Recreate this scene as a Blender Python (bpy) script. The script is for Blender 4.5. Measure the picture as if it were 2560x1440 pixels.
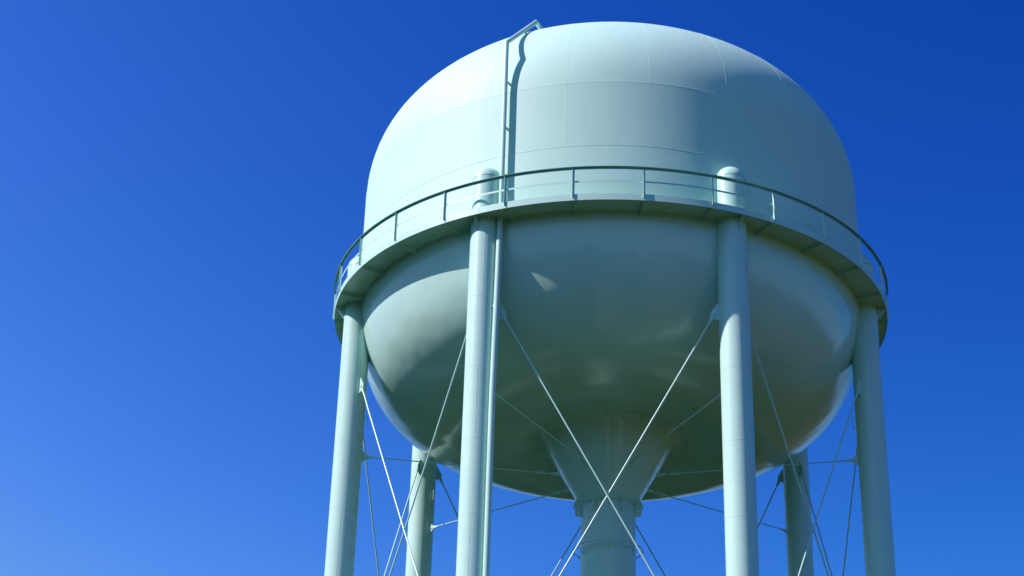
import bpy, bmesh, math, random
from mathutils import Vector, Matrix
from math import sin, cos, pi, radians as R

for o in list(bpy.data.objects): bpy.data.objects.remove(o)
scene = bpy.context.scene
C = scene.collection

# ------------------------------------------------------------------ camera
CAM_Z = 1.6
ZR = 29.3522 + CAM_Z            # height of the balcony handrail above the ground
F_PX, PITCH, YAW, ROLL, DIST = 4491.0992, 0.4704, -0.0604, 0.0304, 59.1027
fwd = Vector((sin(YAW)*cos(PITCH), cos(YAW)*cos(PITCH), sin(PITCH)))
right = Vector((cos(YAW), -sin(YAW), 0))
up = right.cross(fwd)
r2 = cos(ROLL)*right + sin(ROLL)*up
u2 = -sin(ROLL)*right + cos(ROLL)*up
cam = bpy.data.cameras.new('camera')
cam.sensor_width = 36.0
cam.lens = F_PX/2560.0*36.0
cam.clip_start = 0.5; cam.clip_end = 20000
co = bpy.data.objects.new('camera', cam); C.objects.link(co)
co.matrix_world = Matrix(((r2.x, u2.x, -fwd.x, 0), (r2.y, u2.y, -fwd.y, -DIST), (r2.z, u2.z, -fwd.z, CAM_Z), (0, 0, 0, 1)))
scene.camera = co

# ------------------------------------------------------------------ light
SUN_EL, SUN_AZ = R(42.4), R(-71.0)      # azimuth measured from -Y (towards the viewer) to +X
sdir = Vector((cos(SUN_EL)*sin(SUN_AZ), -cos(SUN_EL)*cos(SUN_AZ), sin(SUN_EL)))
w = bpy.data.worlds.new('World'); scene.world = w; w.use_nodes = True
nt = w.node_tree; nt.nodes.clear()
sky = nt.nodes.new('ShaderNodeTexSky'); sky.sky_type = 'NISHITA'; sky.sun_disc = False
sky.sun_elevation = SUN_EL
sky.sun_rotation = math.atan2(sdir.x, sdir.y)
sky.altitude = 0; sky.air_density = 1.0; sky.dust_density = 0.3; sky.ozone_density = 3.0
SKY_FIT = ((305.0, 3.25, 2.2, 0.15), (14.6, 2.07, 0.87, 0.31), (4.55, 1.29, 0.48, 0.60))   # gain, power, sunward, ceiling for R, G, B
# deep polarised blue: each channel gets its own contrast, and the sky is brighter towards the sun's side
SKY_STR = 0.1
sep = nt.nodes.new('ShaderNodeSeparateColor'); com = nt.nodes.new('ShaderNodeCombineColor')
nt.links.new(sky.outputs[0], sep.inputs[0])
tcw = nt.nodes.new('ShaderNodeTexCoord')
dt = nt.nodes.new('ShaderNodeVectorMath'); dt.operation = 'DOT_PRODUCT'
dt.inputs[1].default_value = (sin(SUN_AZ), -cos(SUN_AZ), 0)
nt.links.new(tcw.outputs['Generated'], dt.inputs[0])
def mth(op, a, b):
    n = nt.nodes.new('ShaderNodeMath'); n.operation = op
    for i, x in enumerate((a, b)):
        if x is None: continue
        if isinstance(x, (int, float)): n.inputs[i].default_value = x
        else: nt.links.new(x, n.inputs[i])
    return n.outputs[0]
hcl = mth('MINIMUM', dt.outputs['Value'], 0.35)
for i, (A_, p_, c_, mx_) in enumerate(SKY_FIT):
    v = mth('POWER', mth('MULTIPLY', sep.outputs[i], 0.05), p_)
    v = mth('MULTIPLY', mth('MULTIPLY', v, A_), mth('POWER', math.e, mth('MULTIPLY', hcl, c_)))
    v = mth('MINIMUM', v, mx_)
    nt.links.new(mth('DIVIDE', v, SKY_STR), com.inputs[i])
bg = nt.nodes.new('ShaderNodeBackground'); bg.inputs['Strength'].default_value = SKY_STR
wo = nt.nodes.new('ShaderNodeOutputWorld')
nt.links.new(com.outputs[0], bg.inputs[0]); nt.links.new(bg.outputs[0], wo.inputs[0])
sl = bpy.data.lights.new('sun', 'SUN'); sl.energy = 5.0; sl.angle = R(0.55); sl.color = (1.0, 0.80, 0.84)
so = bpy.data.objects.new('sun', sl); C.objects.link(so)
so.rotation_euler = sdir.to_track_quat('Z', 'Y').to_euler(); so.location = sdir*120
scene.view_settings.view_transform = 'Standard'; scene.view_settings.look = 'None'
scene.view_settings.exposure = 0.50; scene.view_settings.gamma = 1.0; scene.view_settings.use_curve_mapping = False

# ------------------------------------------------------------------ materials
def mat(name, base, rough=0.35, spec=0.5, bump=None, mott=0.05, streak=0.0, metallic=0.0):
    m = bpy.data.materials.new(name); m.use_nodes = True
    t = m.node_tree; p = t.nodes['Principled BSDF']
    p.inputs['Roughness'].default_value = rough
    p.inputs['Specular IOR Level'].default_value = spec
    p.inputs['Metallic'].default_value = metallic
    tc = t.nodes.new('ShaderNodeTexCoord')
    n1 = t.nodes.new('ShaderNodeTexNoise'); n1.inputs['Scale'].default_value = 0.9; n1.inputs['Detail'].default_value = 8; n1.inputs['Roughness'].default_value = 0.65
    mp = t.nodes.new('ShaderNodeMapping'); mp.inputs['Scale'].default_value = (2.2, 2.2, 0.35)
    n2 = t.nodes.new('ShaderNodeTexNoise'); n2.inputs['Scale'].default_value = 1.6; n2.inputs['Detail'].default_value = 6
    t.links.new(tc.outputs['Object'], n1.inputs['Vector'])
    t.links.new(tc.outputs['Object'], mp.inputs['Vector']); t.links.new(mp.outputs[0], n2.inputs['Vector'])
    ad = t.nodes.new('ShaderNodeMath'); ad.operation = 'ADD'
    t.links.new(n1.outputs['Fac'], ad.inputs[0]); t.links.new(n2.outputs['Fac'], ad.inputs[1])
    mr = t.nodes.new('ShaderNodeMapRange'); mr.inputs['From Min'].default_value = 0.6; mr.inputs['From Max'].default_value = 1.4
    t.links.new(ad.outputs[0], mr.inputs['Value'])
    mx = t.nodes.new('ShaderNodeMix'); mx.data_type = 'RGBA'
    mx.inputs['A'].default_value = (*[c*(1-mott) for c in base], 1)
    mx.inputs['B'].default_value = (*[min(1, c*(1+mott)) for c in base], 1)
    t.links.new(mr.outputs[0], mx.inputs['Factor']); t.links.new(mx.outputs['Result'], p.inputs['Base Color'])
    rr = t.nodes.new('ShaderNodeMapRange'); rr.inputs['To Min'].default_value = rough-0.05; rr.inputs['To Max'].default_value = rough+0.07
    t.links.new(n1.outputs['Fac'], rr.inputs['Value']); t.links.new(rr.outputs[0], p.inputs['Roughness'])
    if bump:
        # sprayed-paint grain plus the slow waviness of rolled plate
        n3 = t.nodes.new('ShaderNodeTexNoise'); n3.inputs['Scale'].default_value = 26; n3.inputs['Detail'].default_value = 3
        t.links.new(tc.outputs['Object'], n3.inputs['Vector'])
        b1 = t.nodes.new('ShaderNodeBump'); b1.inputs['Distance'].default_value = 0.0015; b1.inputs['Strength'].default_value = 0.5
        t.links.new(n3.outputs['Fac'], b1.inputs['Height'])
        n4 = t.nodes.new('ShaderNodeTexNoise'); n4.inputs['Scale'].default_value = 0.42; n4.inputs['Detail'].default_value = 2
        t.links.new(tc.outputs['Object'], n4.inputs['Vector'])
        b2 = t.nodes.new('ShaderNodeBump'); b2.inputs['Distance'].default_value = bump; b2.inputs['Strength'].default_value = 1.0
        t.links.new(n4.outputs['Fac'], b2.inputs['Height']); t.links.new(b1.outputs[0], b2.inputs['Normal'])
        t.links.new(b2.outputs[0], p.inputs['Normal'])
    return m

PAINT = (0.43, 0.71, 0.60)
M_TANK = mat('tank_paint', PAINT, 0.55, 0.22, bump=0.012, mott=0.03)
M_BOWL = mat('bowl_paint', PAINT, 0.16, 0.75, bump=0.09, mott=0.035)
M_STEEL = mat('column_paint', PAINT, 0.26, 0.5, bump=0.006, mott=0.04)
M_ROD = mat('rod_paint', PAINT, 0.3, 0.5, mott=0.03)
M_RAIL = mat('rail_paint', (0.17, 0.42, 0.42), 0.35, 0.4, mott=0.04)
M_DARK = mat('dark_fitting', (0.03, 0.03, 0.028), 0.6, 0.3, mott=0.1)
M_CONC = mat('concrete', (0.34, 0.33, 0.30), 0.85, 0.3, bump=0.01, mott=0.2)

# ------------------------------------------------------------------ mesh helpers
def finish(name, bm, m, parent=None, smooth=True, angle=35):
    bmesh.ops.recalc_face_normals(bm, faces=bm.faces)
    me = bpy.data.meshes.new(name); bm.to_mesh(me); bm.free()
    me.materials.append(m)
    if smooth:
        me.polygons.foreach_set('use_smooth', [True]*len(me.polygons))
        me.set_sharp_from_angle(angle=R(angle))
    o = bpy.data.objects.new(name, me); C.objects.link(o)
    if parent: o.parent = parent
    return o

def P3(r, a, z):                    # polar -> world; a in radians from -Y towards +X, z relative to the handrail
    return Vector((r*sin(a), -r*cos(a), ZR+z))

def revolve(bm, prof, n=240, close=False, a0=0.0, skip=None, thick=None):
    rows = []
    for r, z in prof:
        if r < 1e-6: rows.append([bm.verts.new(P3(0, 0, z))]*n)
        else: rows.append([bm.verts.new(P3(r, a0+2*pi*i/n, z)) for i in range(n)])
    m = len(rows)
    for j in range(m if close else m-1):
        A, B = rows[j], rows[(j+1) % m]
        for i in range(n):
            k = (i+1) % n
            vs = [A[i], A[k], B[k], B[i]]
            u = []
            for v in vs:
                if v not in u: u.append(v)
            if len(u) > 2: bm.faces.new(u)

def tube(bm, pts, r, n=12, caps=True, closed=False):
    pts = [Vector(p) for p in pts]; N = len(pts); rows = []
    tang = []
    for i in range(N):
        if closed: t = (pts[(i+1) % N]-pts[i-1])
        else: t = (pts[min(i+1, N-1)]-pts[max(i-1, 0)])
        tang.append(t.normalized())
    ref = Vector((0, 0, 1)) if abs(tang[0].z) < 0.9 else Vector((1, 0, 0))
    u = tang[0].cross(ref).normalized()
    for i in range(N):
        t = tang[i]; u = (u - t*u.dot(t)).normalized(); v = t.cross(u)
        k = 1.0
        if 0 < i < N-1:
            d = (pts[i]-pts[i-1]).normalized().dot(t); k = 1/max(d, 0.6)
        rows.append([bm.verts.new(pts[i] + (u*cos(2*pi*j/n)+v*sin(2*pi*j/n))*(r if not hasattr(r, '__len__') else r[i])) for j in range(n)])
    for i in range(N if closed else N-1):
        A, B = rows[i], rows[(i+1) % N]
        for j in range(n): bm.faces.new((A[j], A[(j+1) % n], B[(j+1) % n], B[j]))
    if caps and not closed:
        bm.faces.new(rows[0]); bm.faces.new(list(reversed(rows[-1])))

def miter(bm, pts, r, n=20):         # pipe with sharp mitred elbows
    pts = [Vector(p) for p in pts]; N = len(pts); rows = []
    d = [(pts[i+1]-pts[i]).normalized() for i in range(N-1)]
    ref = Vector((0, 0, 1)) if abs(d[0].z) < 0.9 else Vector((1, 0, 0))
    u = d[0].cross(ref).normalized(); v = d[0].cross(u)
    ring = [pts[0]+(u*cos(2*pi*j/n)+v*sin(2*pi*j/n))*r for j in range(n)]
    rows.append(ring)
    for i in range(1, N):
        if i < N-1: nrm = (d[i-1]+d[i]).normalized()
        else: nrm = d[-1]
        new = []
        for q in rows[-1]:
            t = (pts[i]-q).dot(nrm)/d[i-1].dot(nrm); new.append(q+d[i-1]*t)
        rows.append(new)
    vr = [[bm.verts.new(q) for q in row] for row in rows]
    for i in range(N-1):
        for j in range(n): bm.faces.new((vr[i][j], vr[i][(j+1) % n], vr[i+1][(j+1) % n], vr[i+1][j]))
    bm.faces.new(vr[0]); bm.faces.new(list(reversed(vr[-1])))

def plate(bm, poly, nrm, th):        # extruded polygon, centred on its plane; poly = world points
    nrm = Vector(nrm).normalized()*th/2
    a = [bm.verts.new(Vector(p)+nrm) for p in poly]; b = [bm.verts.new(Vector(p)-nrm) for p in poly]
    bm.faces.new(a); bm.faces.new(list(reversed(b)))
    n = len(poly)
    for i in range(n): bm.faces.new((a[i], b[i], b[(i+1) % n], a[(i+1) % n]))

def arc_bar(bm, sect, n=252):        # closed section of (r,z) swept round the full circle
    revolve(bm, sect, n=n, close=True)

def copy_tree(o, parent, rot=None):
    c = o.copy(); C.objects.link(c); c.parent = parent
    if rot is not None: c.rotation_euler = (0, 0, rot)
    for ch in o.children: copy_tree(ch, c)
    return c

A0 = -0.4523                         # azimuth of the front-left column
NC = 7; DA = 2*pi/NC
RC, rc = 9.1354, 0.4851              # column circle, column radius
RT = 9.1354                          # tank radius
RB, ZB = 9.9525, -1.1765             # balcony edge
ZF = -1.075                          # underside of the balcony floor

# ------------------------------------------------------------------ ground
def ground():
    bm = bmesh.new()
    n = 96; rads = [0, 15, 30, 60, 120, 250, 500, 1000, 2500, 6000]
    rows = [[bm.verts.new((r*cos(2*pi*i/n), r*sin(2*pi*i/n), 0)) for i in range(n)] if r else [bm.verts.new((0, 0, 0))]*n for r in rads]
    for A, B in zip(rows, rows[1:]):
        for i in range(n):
            k = (i+1) % n
            bm.faces.new([A[i], B[i], B[k]] if A[i] is A[k] else [A[i], B[i], B[k], A[k]])
    m = bpy.data.materials.new('grass_ground'); m.use_nodes = True; t = m.node_tree; p = t.nodes['Principled BSDF']
    p.inputs['Roughness'].default_value = 0.95; p.inputs['Specular IOR Level'].default_value = 0.1
    tc = t.nodes.new('ShaderNodeTexCoord')
    n1 = t.nodes.new('ShaderNodeTexNoise'); n1.inputs['Scale'].default_value = 0.02; n1.inputs['Detail'].default_value = 8
    n2 = t.nodes.new('ShaderNodeTexNoise'); n2.inputs['Scale'].default_value = 2.5; n2.inputs['Detail'].default_value = 6
    t.links.new(tc.outputs['Object'], n1.inputs['Vector']); t.links.new(tc.outputs['Object'], n2.inputs['Vector'])
    def ramp(c0, c1, p0=0.38, p1=0.62):
        cr = t.nodes.new('ShaderNodeValToRGB'); e = cr.color_ramp.elements
        e[0].position = p0; e[0].color = (*c0, 1); e[1].position = p1; e[1].color = (*c1, 1)
        return cr
    g = ramp((0.001, 0.020, 0.002), (0.003, 0.036, 0.003)); t.links.new(n1.outputs['Fac'], g.inputs[0])
    d = ramp((0.040, 0.056, 0.004), (0.10, 0.085, 0.008)); t.links.new(n1.outputs['Fac'], d.inputs[0])
    sx = t.nodes.new('ShaderNodeSeparateXYZ'); t.links.new(tc.outputs['Object'], sx.inputs[0])
    ma = t.nodes.new('ShaderNodeMath'); ma.operation = 'MULTIPLY_ADD'; ma.inputs[1].default_value = 90; t.links.new(n1.outputs['Fac'], ma.inputs[0]); t.links.new(sx.outputs['X'], ma.inputs[2])
    mrr = t.nodes.new('ShaderNodeMapRange'); mrr.inputs['From Min'].default_value = 62; mrr.inputs['From Max'].default_value = 70; t.links.new(ma.outputs[0], mrr.inputs['Value'])
    mf = t.nodes.new('ShaderNodeMix'); mf.data_type = 'RGBA'
    t.links.new(mrr.outputs[0], mf.inputs['Factor']); t.links.new(g.outputs[0], mf.inputs['A']); t.links.new(d.outputs[0], mf.inputs['B'])
    mx = t.nodes.new('ShaderNodeMix'); mx.data_type = 'RGBA'; mx.blend_type = 'MULTIPLY'; mx.inputs['Factor'].default_value = 0.5
    t.links.new(mf.outputs['Result'], mx.inputs['A']); t.links.new(n2.outputs['Fac'], mx.inputs['B'])
    t.links.new(mx.outputs['Result'], p.inputs['Base Color'])
    o = finish('ground', bm, m, smooth=False); o['kind'] = 'structure'
    return o
ground()
def sheet(name, pts, z, m, label=None):
    bm = bmesh.new(); vs = [bm.verts.new((x, y, z)) for x, y in pts]; bm.faces.new(vs)
    o = finish(name, bm, m, smooth=False); o['kind'] = 'structure'
M_GRAVEL = mat('gravel', (0.11, 0.12, 0.09), 0.95, 0.2, mott=0.25)
M_ASPH = mat('asphalt', (0.06, 0.06, 0.06), 0.9, 0.2, mott=0.2)
sheet('gravel_path', [(-3.2, -70), (1.2, -70), (1.6, -14), (-2.6, -14)], 0.004, M_GRAVEL)
sheet('road', [(-400, -78), (400, -78), (400, -70), (-400, -70)], 0.008, M_ASPH)

# ------------------------------------------------------------------ the tower
tower = bpy.data.objects.new('water_tower', None); C.objects.link(tower)
tower['label'] = 'tall pale turquoise steel water tower, domed tank with railed balcony standing on seven columns'
tower['category'] = 'water tower'

ZT, HT, NT = 3.6657, 5.6795, 2.2965
ZQ, HB, NB = 1.142, 7.0751, 3.4394
def dome_r(z):
    k = max(0.0, (z-ZT)/HT)
    r = RT*max(0.0, 1-k**NT)**(1/NT)
    d = z-3.78
    if d > 0: r -= 0.05*d*math.exp(-d/0.45)
    return r
def sm(x): x = min(1, max(0, x)); return x*x*(3-2*x)
def bowl_z(r):
    z = ZQ-HB*max(0.0, 1-(r/RT)**NB)**(1/NB)
    return z + 0.62*sm((5.6-r)/3.2)      # the bottom turns up again towards the riser

def weld_ring(bm, r, z, w_=0.024, h=0.005, n=240, nr=1.0, nz=0.0, a=None):
    # raised bead round the shell; (nr,nz) is the outward normal
    t = (-nz, nr)
    rg = [(r+t[0]*-w_/2-nr*.004, z+t[1]*-w_/2-nz*.004), (r+nr*h, z+nz*h), (r+t[0]*w_/2-nr*.004, z+t[1]*w_/2-nz*.004)]
    if a is None: revolve(bm, rg, n=n, close=True)
    else:
        rows = []
        m = max(2, int(abs(a[1]-a[0])/R(1.5))+1)
        for i in range(m+1):
            q = a[0]+(a[1]-a[0])*i/m; rows.append([bm.verts.new(P3(x, q, y)) for x, y in rg])
        for A, B in zip(rows, rows[1:]):
            for j in range(3): bm.faces.new((A[j], A[(j+1) % 3], B[(j+1) % 3], B[j]))
def weld_line(bm, prof, a, w_=0.020, h=0.004):
    # bead along a meridian; prof = (r, z) points
    rows = []
    for i, (r, z) in enumerate(prof):
        p, q = prof[max(0, i-1)], prof[min(len(prof)-1, i+1)]
        t = Vector((q[0]-p[0], q[1]-p[1])).normalized(); n = Vector((t[1], -t[0]))
        if n[0]*1.0+n[1]*(1 if z > 0 else -1)*0.3 < 0: n = -n
        c = P3(r-n[0]*.004, a, z-n[1]*.004); tip = P3(r+n[0]*h, a, z+n[1]*h)
        side = Vector((cos(a), sin(a), 0))*w_/2
        rows.append([bm.verts.new(c-side), bm.verts.new(tip), bm.verts.new(c+side)])
    for A, B in zip(rows, rows[1:]):
        for j in range(3): bm.faces.new((A[j], A[(j+1) % 3], B[(j+1) % 3], B[j]))

def build_tank():
    # dome
    bm = bmesh.new(); prof = []
    NS = 220
    zs = [3.78+(ZT+HT-3.78)*(1-(1-i/NS)**1.9) for i in range(NS+1)]
    prof = [(dome_r(z) if i < NS else 0.0, z) for i, z in enumerate(zs)]
    revolve(bm, prof, n=720)
    crown = 7.6
    for k in range(21):
        a = A0+DA/3*k
        weld_line(bm, [q for q in prof if q[0] > 3.0][::2], a)
    weld_ring(bm, 3.0, 9.15, nr=0.1, nz=1.0)
    finish('dome_roof', bm, M_TANK, tower)
    # wall
    bm = bmesh.new()
    def wr(z): return RT if z > ZQ else RT*max(0, 1-((ZQ-z)/HB)**NB)**(1/NB)
    prof = [(wr(z), z) for z in [3.78-(3.78-ZF)*i/40 for i in range(41)]]
    revolve(bm, prof, n=720)
    weld_ring(bm, RT, 3.775, 0.026, 0.004)
    weld_ring(bm, RT, 1.324, 0.028, 0.006)
    for k in range(7):
        a = A0+DA*k+DA/3
        weld_line(bm, [(RT, 3.76), (RT, 1.34)], a)
        weld_line(bm, [(wr(z), z) for z in (1.3, 0.6, 0.0, -0.6, -1.07)], a+R(29.6))
    # reinforcing plate welded on the wall to the right
    for a, b in ((R(30.1), R(30.1)), (R(40), R(40))):
        weld_line(bm, [(RT, 1.02), (RT, -1.0)], a, 0.02, 0.004)
    weld_ring(bm, RT, 1.02, 0.02, 0.004, a=(R(30.1), R(40)))
    finish('tank_wall', bm, M_TANK, tower)
    # bowl
    bm = bmesh.new()
    prof = [(wr(z), z) for z in [ZF-(3.2-1.075)*i/24 for i in range(25)]]
    r_join = prof[-1][0]
    rs = [r_join*(1-i/90)+2.80*(i/90) for i in range(1, 91)]
    prof += [(r, bowl_z(r)) for r in rs]
    # rounded turn into the cone
    zc = prof[-1][1]
    for i in range(1, 13):
        f = i/12; q = [(1-f)**2, 2*f*(1-f), f*f]
        prof.append((q[0]*2.80+q[1]*2.47+q[2]*2.26, q[0]*zc+q[1]*(zc+.12)+q[2]*(zc-.24)))
    revolve(bm, prof, n=252)
    mer = [q for q in prof if q[0] > 2.7][::3]
    for k in range(21):
        weld_line(bm, mer, A0+DA/3*k, 0.022, 0.003)
    r5 = 5.1; weld_ring(bm, r5, bowl_z(r5), 0.03, 0.004, nr=0.1, nz=-1.0)
    bowl = finish('tank_bowl', bm, M_BOWL, tower)
    bm = bmesh.new(); zd = bowl_z(4.61)
    tube(bm, [P3(4.61, R(38.1), zd+.03), P3(4.61, R(38.1), zd-.04)], 0.03, 14)
    finish('drain_plug', bm, M_DARK, bowl)['label'] = 'small dark drain plug'
    # painters' lugs near the cone
    for k in range(14):
        bm = bmesh.new(); a = A0-R(1)+pi/7*k
        zt = bowl_z(2.85)
        tube(bm, [P3(2.95, a, bowl_z(2.95)+.02), P3(2.95, a, zt-.15), P3(2.93, a, zt-.17), P3(2.62, a, zt-.2), P3(2.6, a, zt-.18), P3(2.6, a, zt+.1)], 0.014, 8)
        finish('lifting_lug', bm, M_ROD, bowl)
    # cone
    bm = bmesh.new()
    prof = [(2.26, zc-0.24)]
    r1, z1 = 2.26, zc-0.24; z0 = -7.80
    for i in range(1, 31):
        f = i/30; prof.append((r1+(0.949-r1)*f, z1+(z0-z1)*f))
    revolve(bm, prof, n=160)
    finish('riser_cone', bm, M_BOWL, tower)
build_tank()

# ------------------------------------------------------------------ riser pipe
def build_riser():
    bm = bmesh.new()
    zg = -ZR+0.3
    revolve(bm, [(0.949, -7.80), (0.949, zg)], n=96)
    z = -9.12
    while z > zg: weld_ring(bm, 0.949, z, 0.03, 0.006, n=96); z -= 2.44
    weld_ring(bm, 0.949, -7.80, 0.04, 0.012, n=96)
    rp = finish('riser_pipe', bm, M_STEEL, tower)
    for zz in (-7.77, -9.37):
        bm = bmesh.new()
        tube(bm, [P3(1.195, 2*pi*i/96, zz) for i in range(96)], 0.021, 8, closed=True)
        for k in range(6):
            a = R(1.5)+pi/3*k
            tube(bm, [P3(1.195, a, zz), P3(1.17, a, zz-.03), P3(1.05, a, zz-.21), P3(1.0, a, zz-.24), P3(.94, a, zz-.24)], 0.014, 8)
        finish('guide_ring', bm, M_ROD, rp)
    for k in range(NC):
        a = A0+DA*k; bm = bmesh.new()
        prof = [(0.93, -7.45), (1.02, -7.36), (1.18, -7.7), (1.18, -8.12), (1.13, -8.2), (0.93, -8.2)]
        # plate with a pin hole
        hole = (1.075, -8.02, 0.035); hn = 12
        t = Vector((cos(a), sin(a), 0))
        plate_h(bm, prof, hole, a, 0.03)
        finish('lug_plate', bm, M_STEEL, rp)
def plate_h(bm, prof, hole, a, th):
    n = len(prof); hn = 4*n
    hr, hz, hd = hole
    # outer loop resampled so both loops have the same count
    out = []
    for i in range(n):
        p, q = prof[i], prof[(i+1) % n]
        for j in range(4): out.append((p[0]+(q[0]-p[0])*j/4, p[1]+(q[1]-p[1])*j/4))
    t = Vector((cos(a), sin(a), 0))*th/2
    inn = []
    for p in out:
        d = Vector((p[0]-hr, p[1]-hz)).normalized(); inn.append((hr+d[0]*hd, hz+d[1]*hd))
    L = [[bm.verts.new(P3(x, a, y)+s*t) for x, y in loop] for s in (1, -1) for loop in (out, inn)]
    N = len(out)
    for i in range(N):
        k = (i+1) % N
        bm.faces.new((L[0][i], L[0][k], L[1][k], L[1][i]))
        bm.faces.new((L[2][i], L[3][i], L[3][k], L[2][k]))
        bm.faces.new((L[0][i], L[2][i], L[2][k], L[0][k]))
        bm.faces.new((L[1][i], L[1][k], L[3][k], L[3][i]))
build_riser()

# ------------------------------------------------------------------ balcony
POST0 = A0+R(6.43); NP = 28; DP = 2*pi/NP
def build_balcony():
    # floor plate with drain holes
    bm = bmesh.new()
    n = 28*8
    per = 2*pi/28
    base = A0-R(0.0)+0.0
    hole_w = 0.009
    angs = []
    for b in range(28):
        s = POST0+b*per
        for q in (0.0, 0.25, 0.5, 0.75):
            c = s+q*per
            if q in (0.25, 0.75):
                dw = hole_w/9.4; angs += [(c-dw, 1), (c+dw, 0)]
            else: angs.append((c, 0))
    N = len(angs)
    rad_out = [9.04, 9.39-hole_w, 9.39+hole_w, 9.71-hole_w, 9.71+hole_w, 9.945]
    def near_col(a): 
        x = (a-A0) % DA; x = min(x, DA-x); return x < R(4.5)
    top, bot = ZF+0.012, ZF
    V = {}
    def vv(i, j, z):
        key = (i % N, j, z)
        if key not in V: V[key] = bm.verts.new(P3(rad_out[j], angs[i % N][0], z))
        return V[key]
    for i in range(N):
        for j in range(5):
            h = angs[i][1]
            if h and ((j == 1 and not near_col(angs[i][0])) or (j == 3 and near_col(angs[i][0]))):
                for (i1, j1, i2, j2) in ((i, j, i+1, j), (i, j+1, i+1, j+1), (i, j, i, j+1), (i+1, j, i+1, j+1)):
                    bm.faces.new((vv(i1, j1, top), vv(i2, j2, top), vv(i2, j2, bot), vv(i1, j1, bot)))
                continue
            for z in (top, bot):
                bm.faces.new((vv(i, j, z), vv(i+1, j, z), vv(i+1, j+1, z), vv(i, j+1, z)))
    fl = finish('balcony_floor', bm, M_STEEL, tower, smooth=False)
    bm = bmesh.new()
    arc_bar(bm, [(9.945, ZB), (RB+.003, ZB), (RB+.003, ZB+0.225), (9.945, ZB+0.225)])
    for k in range(7):   # butt welds of the rolled plates
        a = A0+DA*k+R(1.2)
        t = [(RB+.003, ZB+.01), (RB+.003, ZB+.215)]
        weld_line(bm, t, a, 0.03, 0.005)
    finish('balcony_edge_plate', bm, M_STEEL, tower)
    # handrail: angle iron, flange outward
    bm = bmesh.new()
    arc_bar(bm, [(9.965, -0.075), (9.975, -0.075), (9.975, -0.010), (10.055, -0.010), (10.055, 0.0), (9.965, 0.0)])
    finish('handrail', bm, M_RAIL, tower)
    bm = bmesh.new()
    arc_bar(bm, [(9.935, -0.53), (9.944, -0.53), (9.944, -0.465), (9.935, -0.465)])
    finish('mid_rail', bm, M_ROD, tower)
    # posts (angle iron) and floor brackets, prototypes at azimuth 0
    bm = bmesh.new()
    pz0, pz1 = -1.085, -0.012
    poly = [(-0.005, 9.958), (0.005, 9.958), (0.005, 9.966), (0.055, 9.966), (0.055, 9.957), (0.055, 9.957)]
    L = [(-0.008, 9.958), (0.060, 9.958), (0.060, 9.966), (0.0, 9.966), (0.0, 10.030), (-0.008, 10.030)]
    a_ = [bm.verts.new((x, -r, ZR+pz0)) for x, r in L]; b_ = [bm.verts.new((x, -r, ZR+pz1)) for x, r in L]
    bm.faces.new(a_); bm.faces.new(list(reversed(b_)))
    for i in range(6): bm.faces.new((a_[i], a_[(i+1) % 6], b_[(i+1) % 6], b_[i]))
    post = finish('rail_post', bm, M_ROD, tower, smooth=False)
    bm = bmesh.new()
    plate(bm, [P3(9.07, 0, ZF-.002), P3(9.943, 0, ZF-.002), P3(9.943, 0, ZB+.012), P3(9.07, 0, ZF-.20)], (1, 0, 0), 0.012)
    br = finish('floor_bracket', bm, M_STEEL, tower, smooth=False)
    for k in range(NP):
        if k == 0: post.rotation_euler = br.rotation_euler = (0, 0, POST0)
        else:
            copy_tree(post, tower, POST0+DP*k); copy_tree(br, tower, POST0+DP*k)
build_balcony()

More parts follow.
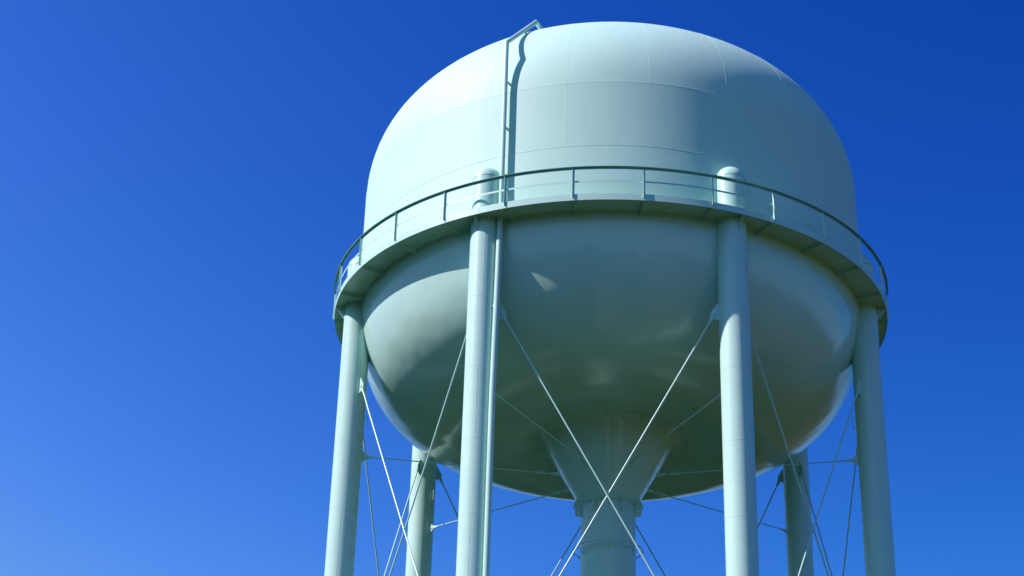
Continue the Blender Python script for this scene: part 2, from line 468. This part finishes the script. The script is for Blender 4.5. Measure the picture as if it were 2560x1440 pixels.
# ------------------------------------------------------------------ columns
def build_columns():
    ctr = Vector((0, -RC, 0))
    bm = bmesh.new()
    n = 48; zg = -ZR+0.35
    def ring(z, r=rc): return [bm.verts.new(ctr+Vector((r*sin(2*pi*i/n), -r*cos(2*pi*i/n), ZR+z))) for i in range(n)]
    def skin(A, B):
        for i in range(n): bm.faces.new((A[i], A[(i+1) % n], B[(i+1) % n], B[i]))
    a, b = ring(zg), ring(0.48); skin(a, b); bm.faces.new(list(reversed(a)))
    def bead(z, h=0.004, w_=0.030):
        A, B, D = ring(z-w_/2, rc-.003), ring(z, rc+h), ring(z+w_/2, rc-.003); skin(A, B); skin(B, D)
    z = -1.50
    while z > zg: bead(z); z -= 2.42
    # one longitudinal seam per course
    rnd = random.Random(3); z = -1.50; q = 0
    while z > zg+2.4:
        th = [R(28), R(-150), R(20), R(75), R(15), R(160), R(30), R(-20), R(60), R(100), R(0), R(10)][q % 12]; q += 1
        c = ctr+Vector((rc*sin(th), -rc*cos(th), 0)); nrm = Vector((sin(th), -cos(th), 0)); t = Vector((cos(th), sin(th), 0))
        pr = [c-t*.011-nrm*.003, c+nrm*.005, c+t*.011-nrm*.003]
        A = [bm.verts.new(p+Vector((0, 0, ZR+z-.02))) for p in pr]; B = [bm.verts.new(p+Vector((0, 0, ZR+z-2.40))) for p in pr]
        for j in range(3): bm.faces.new((A[j], A[(j+1) % 3], B[(j+1) % 3], B[j]))
        z -= 2.42
    col = finish('column', bm, M_STEEL, tower)
    # rounded cap over the balcony
    bm = bmesh.new(); rows = []
    for j in range(0, 13):
        p = pi/2*j/12
        rows.append([bm.verts.new(ctr+Vector(((rc+.006)*cos(p)*sin(2*pi*i/n), -(rc+.006)*cos(p)*cos(2*pi*i/n), ZR+0.49+0.47*sin(p)))) for i in range(n)] if j < 12 else [bm.verts.new(ctr+Vector((0, 0, ZR+0.96)))]*n)
    for A, B in zip(rows, rows[1:]):
        for i in range(n):
            k = (i+1) % n
            bm.faces.new([A[i], A[k], B[i]] if B[i] is B[k] else [A[i], A[k], B[k], B[i]])
    finish('column_cap', bm, M_STEEL, col)
    # outer bracket under the balcony
    bm = bmesh.new()
    plate(bm, [P3(RC+rc-.02, 0, ZF-.004), P3(9.942, 0, ZF-.004), P3(9.942, 0, ZB+.01), P3(RC+rc+.015, 0, -1.58), P3(RC+rc-.02, 0, -1.58)], (1, 0, 0), 0.014)
    finish('gusset_plate', bm, M_STEEL, col, smooth=False)
    # grab handle on the inner side
    bm = bmesh.new(); ri = RC-rc
    tube(bm, [P3(ri+.01, 0, -5.22), P3(ri-.085, 0, -5.22), P3(ri-.10, 0, -5.235), P3(ri-.10, 0, -5.555), P3(ri-.085, 0, -5.57), P3(ri+.01, 0, -5.57)], 0.012, 8)
    finish('grab_handle', bm, M_ROD, col)
    # lug plates for the diagonal rods, one towards each neighbour, and one for the radial rod
    for s in (1, -1):
        d = chord_dir(s); c = Vector((0, -RC, ZR)); nrm = Vector((-d.y, d.x, 0))
        def q(u, z): return c+d*u+Vector((0, 0, z))
        bm = bmesh.new()
        plate(bm, [q(.46, -3.98), q(.52, -3.98), q(.745, -4.30), q(.745, -4.44), q(.46, -4.60)], nrm, 0.03)
        finish('lug_plate', bm, M_STEEL, col, smooth=False)
    bm = bmesh.new()
    plate(bm, [P3(RC-rc+.03, 0, -6.50), P3(RC-rc-.02, 0, -6.50), P3(RC-rc-.20, 0, -6.66), P3(RC-rc-.20, 0, -6.78), P3(RC-rc+.03, 0, -6.95)], (1, 0, 0), 0.026)
    finish('lug_plate', bm, M_STEEL, col, smooth=False)
    bm = bmesh.new()
    for zz, s in ((0.35, 1.15),):
        v = [(x*s, -RC+y*s) for x, y in ((-1, -1), (1, -1), (1, 1), (-1, 1))]
        A = [bm.verts.new((x, y, 0.02)) for x, y in v]; B = [bm.verts.new((x, y, zz)) for x, y in v]
        bm.faces.new(A); bm.faces.new(B)
        for i in range(4): bm.faces.new((A[i], A[(i+1) % 4], B[(i+1) % 4], B[i]))
    finish('footing', bm, M_CONC, col, smooth=False)
    for k in range(NC):
        if k == 0: col.rotation_euler = (0, 0, A0)
        else: copy_tree(col, tower, A0+DA*k)
def chord_dir(s):    # from the column at azimuth 0 to its neighbour at azimuth s*DA
    p = Vector((0, -RC, 0)); q = Vector((RC*sin(s*DA), -RC*cos(s*DA), 0)); return (q-p).normalized()
build_columns()

# ------------------------------------------------------------------ tension rods
def fork(bm, pin, dirv, nrm, r, L=0.34, w_=0.075, gap=0.024):
    # flattened clevis: two cheeks tapering from the pin to the rod
    side = dirv.cross(nrm).normalized()
    for s in (1, -1):
        o = nrm*s*gap
        pl = [pin-dirv*.07+side*w_*.6+o, pin-dirv*.09+o, pin-dirv*.07-side*w_*.6+o, pin+dirv*.06-side*w_+o, pin+dirv*L-side*r*.9+o*.5, pin+dirv*L+side*r*.9+o*.5, pin+dirv*.06+side*w_+o]
        plate(bm, pl, nrm, 0.012)
def build_rods():
    d = chord_dir(1); c0 = Vector((0, -RC, ZR)); nrm = Vector((d.y, -d.x, 0))    # outward normal of the panel
    L = 2*RC*sin(DA/2)
    zt, zl = -4.36, -16.45
    for s in (1, -1):
        off = nrm*(0.034*s)
        if s == 1: a, b = c0+d*.63+Vector((0, 0, zt)), c0+d*(L-.63)+Vector((0, 0, zl))
        else: a, b = c0+d*(L-.63)+Vector((0, 0, zt)), c0+d*.63+Vector((0, 0, zl))
        u = (b-a).normalized()
        a2, b2 = a+u*.3+off*0, b-u*.3
        mid = (a+b)/2+off
        bm = bmesh.new()
        tube(bm, [a2, a+u*1.2+off*.5, mid, b-u*1.2+off*.5, b2], 0.027, 12)
        rod = finish('diagonal_rod', bm, M_ROD, tower)
        bm = bmesh.new()
        fork(bm, a, u, nrm, 0.027); 
        finish('rod_fork', bm, M_ROD, rod, smooth=False)
        bm = bmesh.new(); tube(bm, [a-nrm*.055, a+nrm*.055], 0.035, 16); finish('pin', bm, M_ROD, rod)
        bm = bmesh.new(); fork(bm, b, -u, nrm, 0.027); finish('rod_fork', bm, M_ROD, rod, smooth=False)
        for k in range(NC):
            if k == 0: rod.rotation_euler = (0, 0, A0)
            else: copy_tree(rod, tower, A0+DA*k)
    # radial rods from the columns to the cone
    z = -6.71; ro, ri = RC-rc-.13, 1.86
    a, b = P3(ro, 0, z), P3(ri, 0, z-.01); u = (b-a).normalized(); nrm = Vector((1, 0, 0))
    bm = bmesh.new(); tube(bm, [a+u*.28, (a+b)/2, b-u*.18], 0.02, 10)
    rod = finish('radial_rod', bm, M_ROD, tower)
    bm = bmesh.new(); fork(bm, a, u, nrm, .02, L=.32, w_=.062); finish('rod_fork', bm, M_ROD, rod, smooth=False)
    bm = bmesh.new(); tube(bm, [a-nrm*.05, a+nrm*.05], 0.03, 16); finish('pin', bm, M_ROD, rod)
    bm = bmesh.new(); fork(bm, b, -u, nrm, .02, L=.2, w_=.05); plate(bm, [b-u*.05+Vector((0,0,.05)), b+u*.12+Vector((0,0,.10)), b+u*.2-Vector((0,0,.10)), b-u*.05-Vector((0,0,.05))], nrm, .024)
    finish('rod_fork', bm, M_ROD, rod, smooth=False)
    bm = bmesh.new()      # turnbuckle
    for s in (1, -1):
        o = Vector((0, 0, .045*s)); p = P3(2.22, 0, z); q = P3(2.56, 0, z)
        tube(bm, [p+o*.3, p+o-u*.04, q+o+u*.04, q+o*.3], 0.016, 8)
    finish('turnbuckle', bm, M_ROD, rod)
    for k in range(NC):
        if k == 0: rod.rotation_euler = (0, 0, A0)
        else: copy_tree(rod, tower, A0+DA*k)
build_rods()

# ------------------------------------------------------------------ overflow pipe
def build_pipe():
    a = R(-21.95)
    bm = bmesh.new()
    miter(bm, [P3(9.33, a, ZF+.02), P3(9.33, a, 5.69), P3(6.99, a, 8.07), P3(6.2, a, 8.03)], 0.082, 24)
    up_ = finish('overflow_pipe', bm, M_STEEL, tower)
    for z in (0.6, 2.4, 4.2):
        bm = bmesh.new(); plate(bm, [P3(dome_r(z)-.01 if z > 3.78 else RT-.01, a, z+.04), P3(9.29, a, z+.04), P3(9.29, a, z-.04), P3(RT-.01, a, z-.04)], (cos(a), sin(a), 0), .03)
        finish('pipe_clamp', bm, M_ROD, up_, smooth=False)
    bm = bmesh.new()
    m = .62; r_ = 9.33-(9.33-6.99)*m; z_ = 5.69+(8.07-5.69)*m
    plate(bm, [P3(r_+.03, a, z_-.02), P3(r_-.05, a, z_+.04), P3(r_-.14, a, z_-.28), P3(r_-.08, a, z_-.32)], (cos(a), sin(a), 0), .04)
    finish('pipe_clamp', bm, M_ROD, up_, smooth=False)
    # down pipe strapped to the front-left column
    c = P3(RC, A0, 0); o = Vector((0, -DIST, 0)); wv = Vector((c.x, c.y+DIST, 0)).normalized(); rt = Vector((wv.y, -wv.x, 0))
    def q(lat, f, z): return Vector((c.x, c.y, ZR+z))+rt*lat-wv*f
    bm = bmesh.new()
    miter(bm, [q(.462, .42, ZF-.003), q(.447, .435, -3.1), q(.40, .46, -7.3), q(.395, .48, -ZR+.35)], 0.1, 24)
    dp = finish('down_pipe', bm, M_STEEL, tower)
    for z in (-1.9, -4.25, -7.4, -10.4, -13.5):
        f = 1 if z < -5 else 0
        bm = bmesh.new(); tube(bm, [q(.33, .25, z), q(.36, .40, z-.02)], 0.03, 8); tube(bm, [q(.325, .42, z-.05), q(.345, .42, z+.03)], .02, 8); finish('pipe_clamp', bm, M_ROD, dp)
build_pipe()
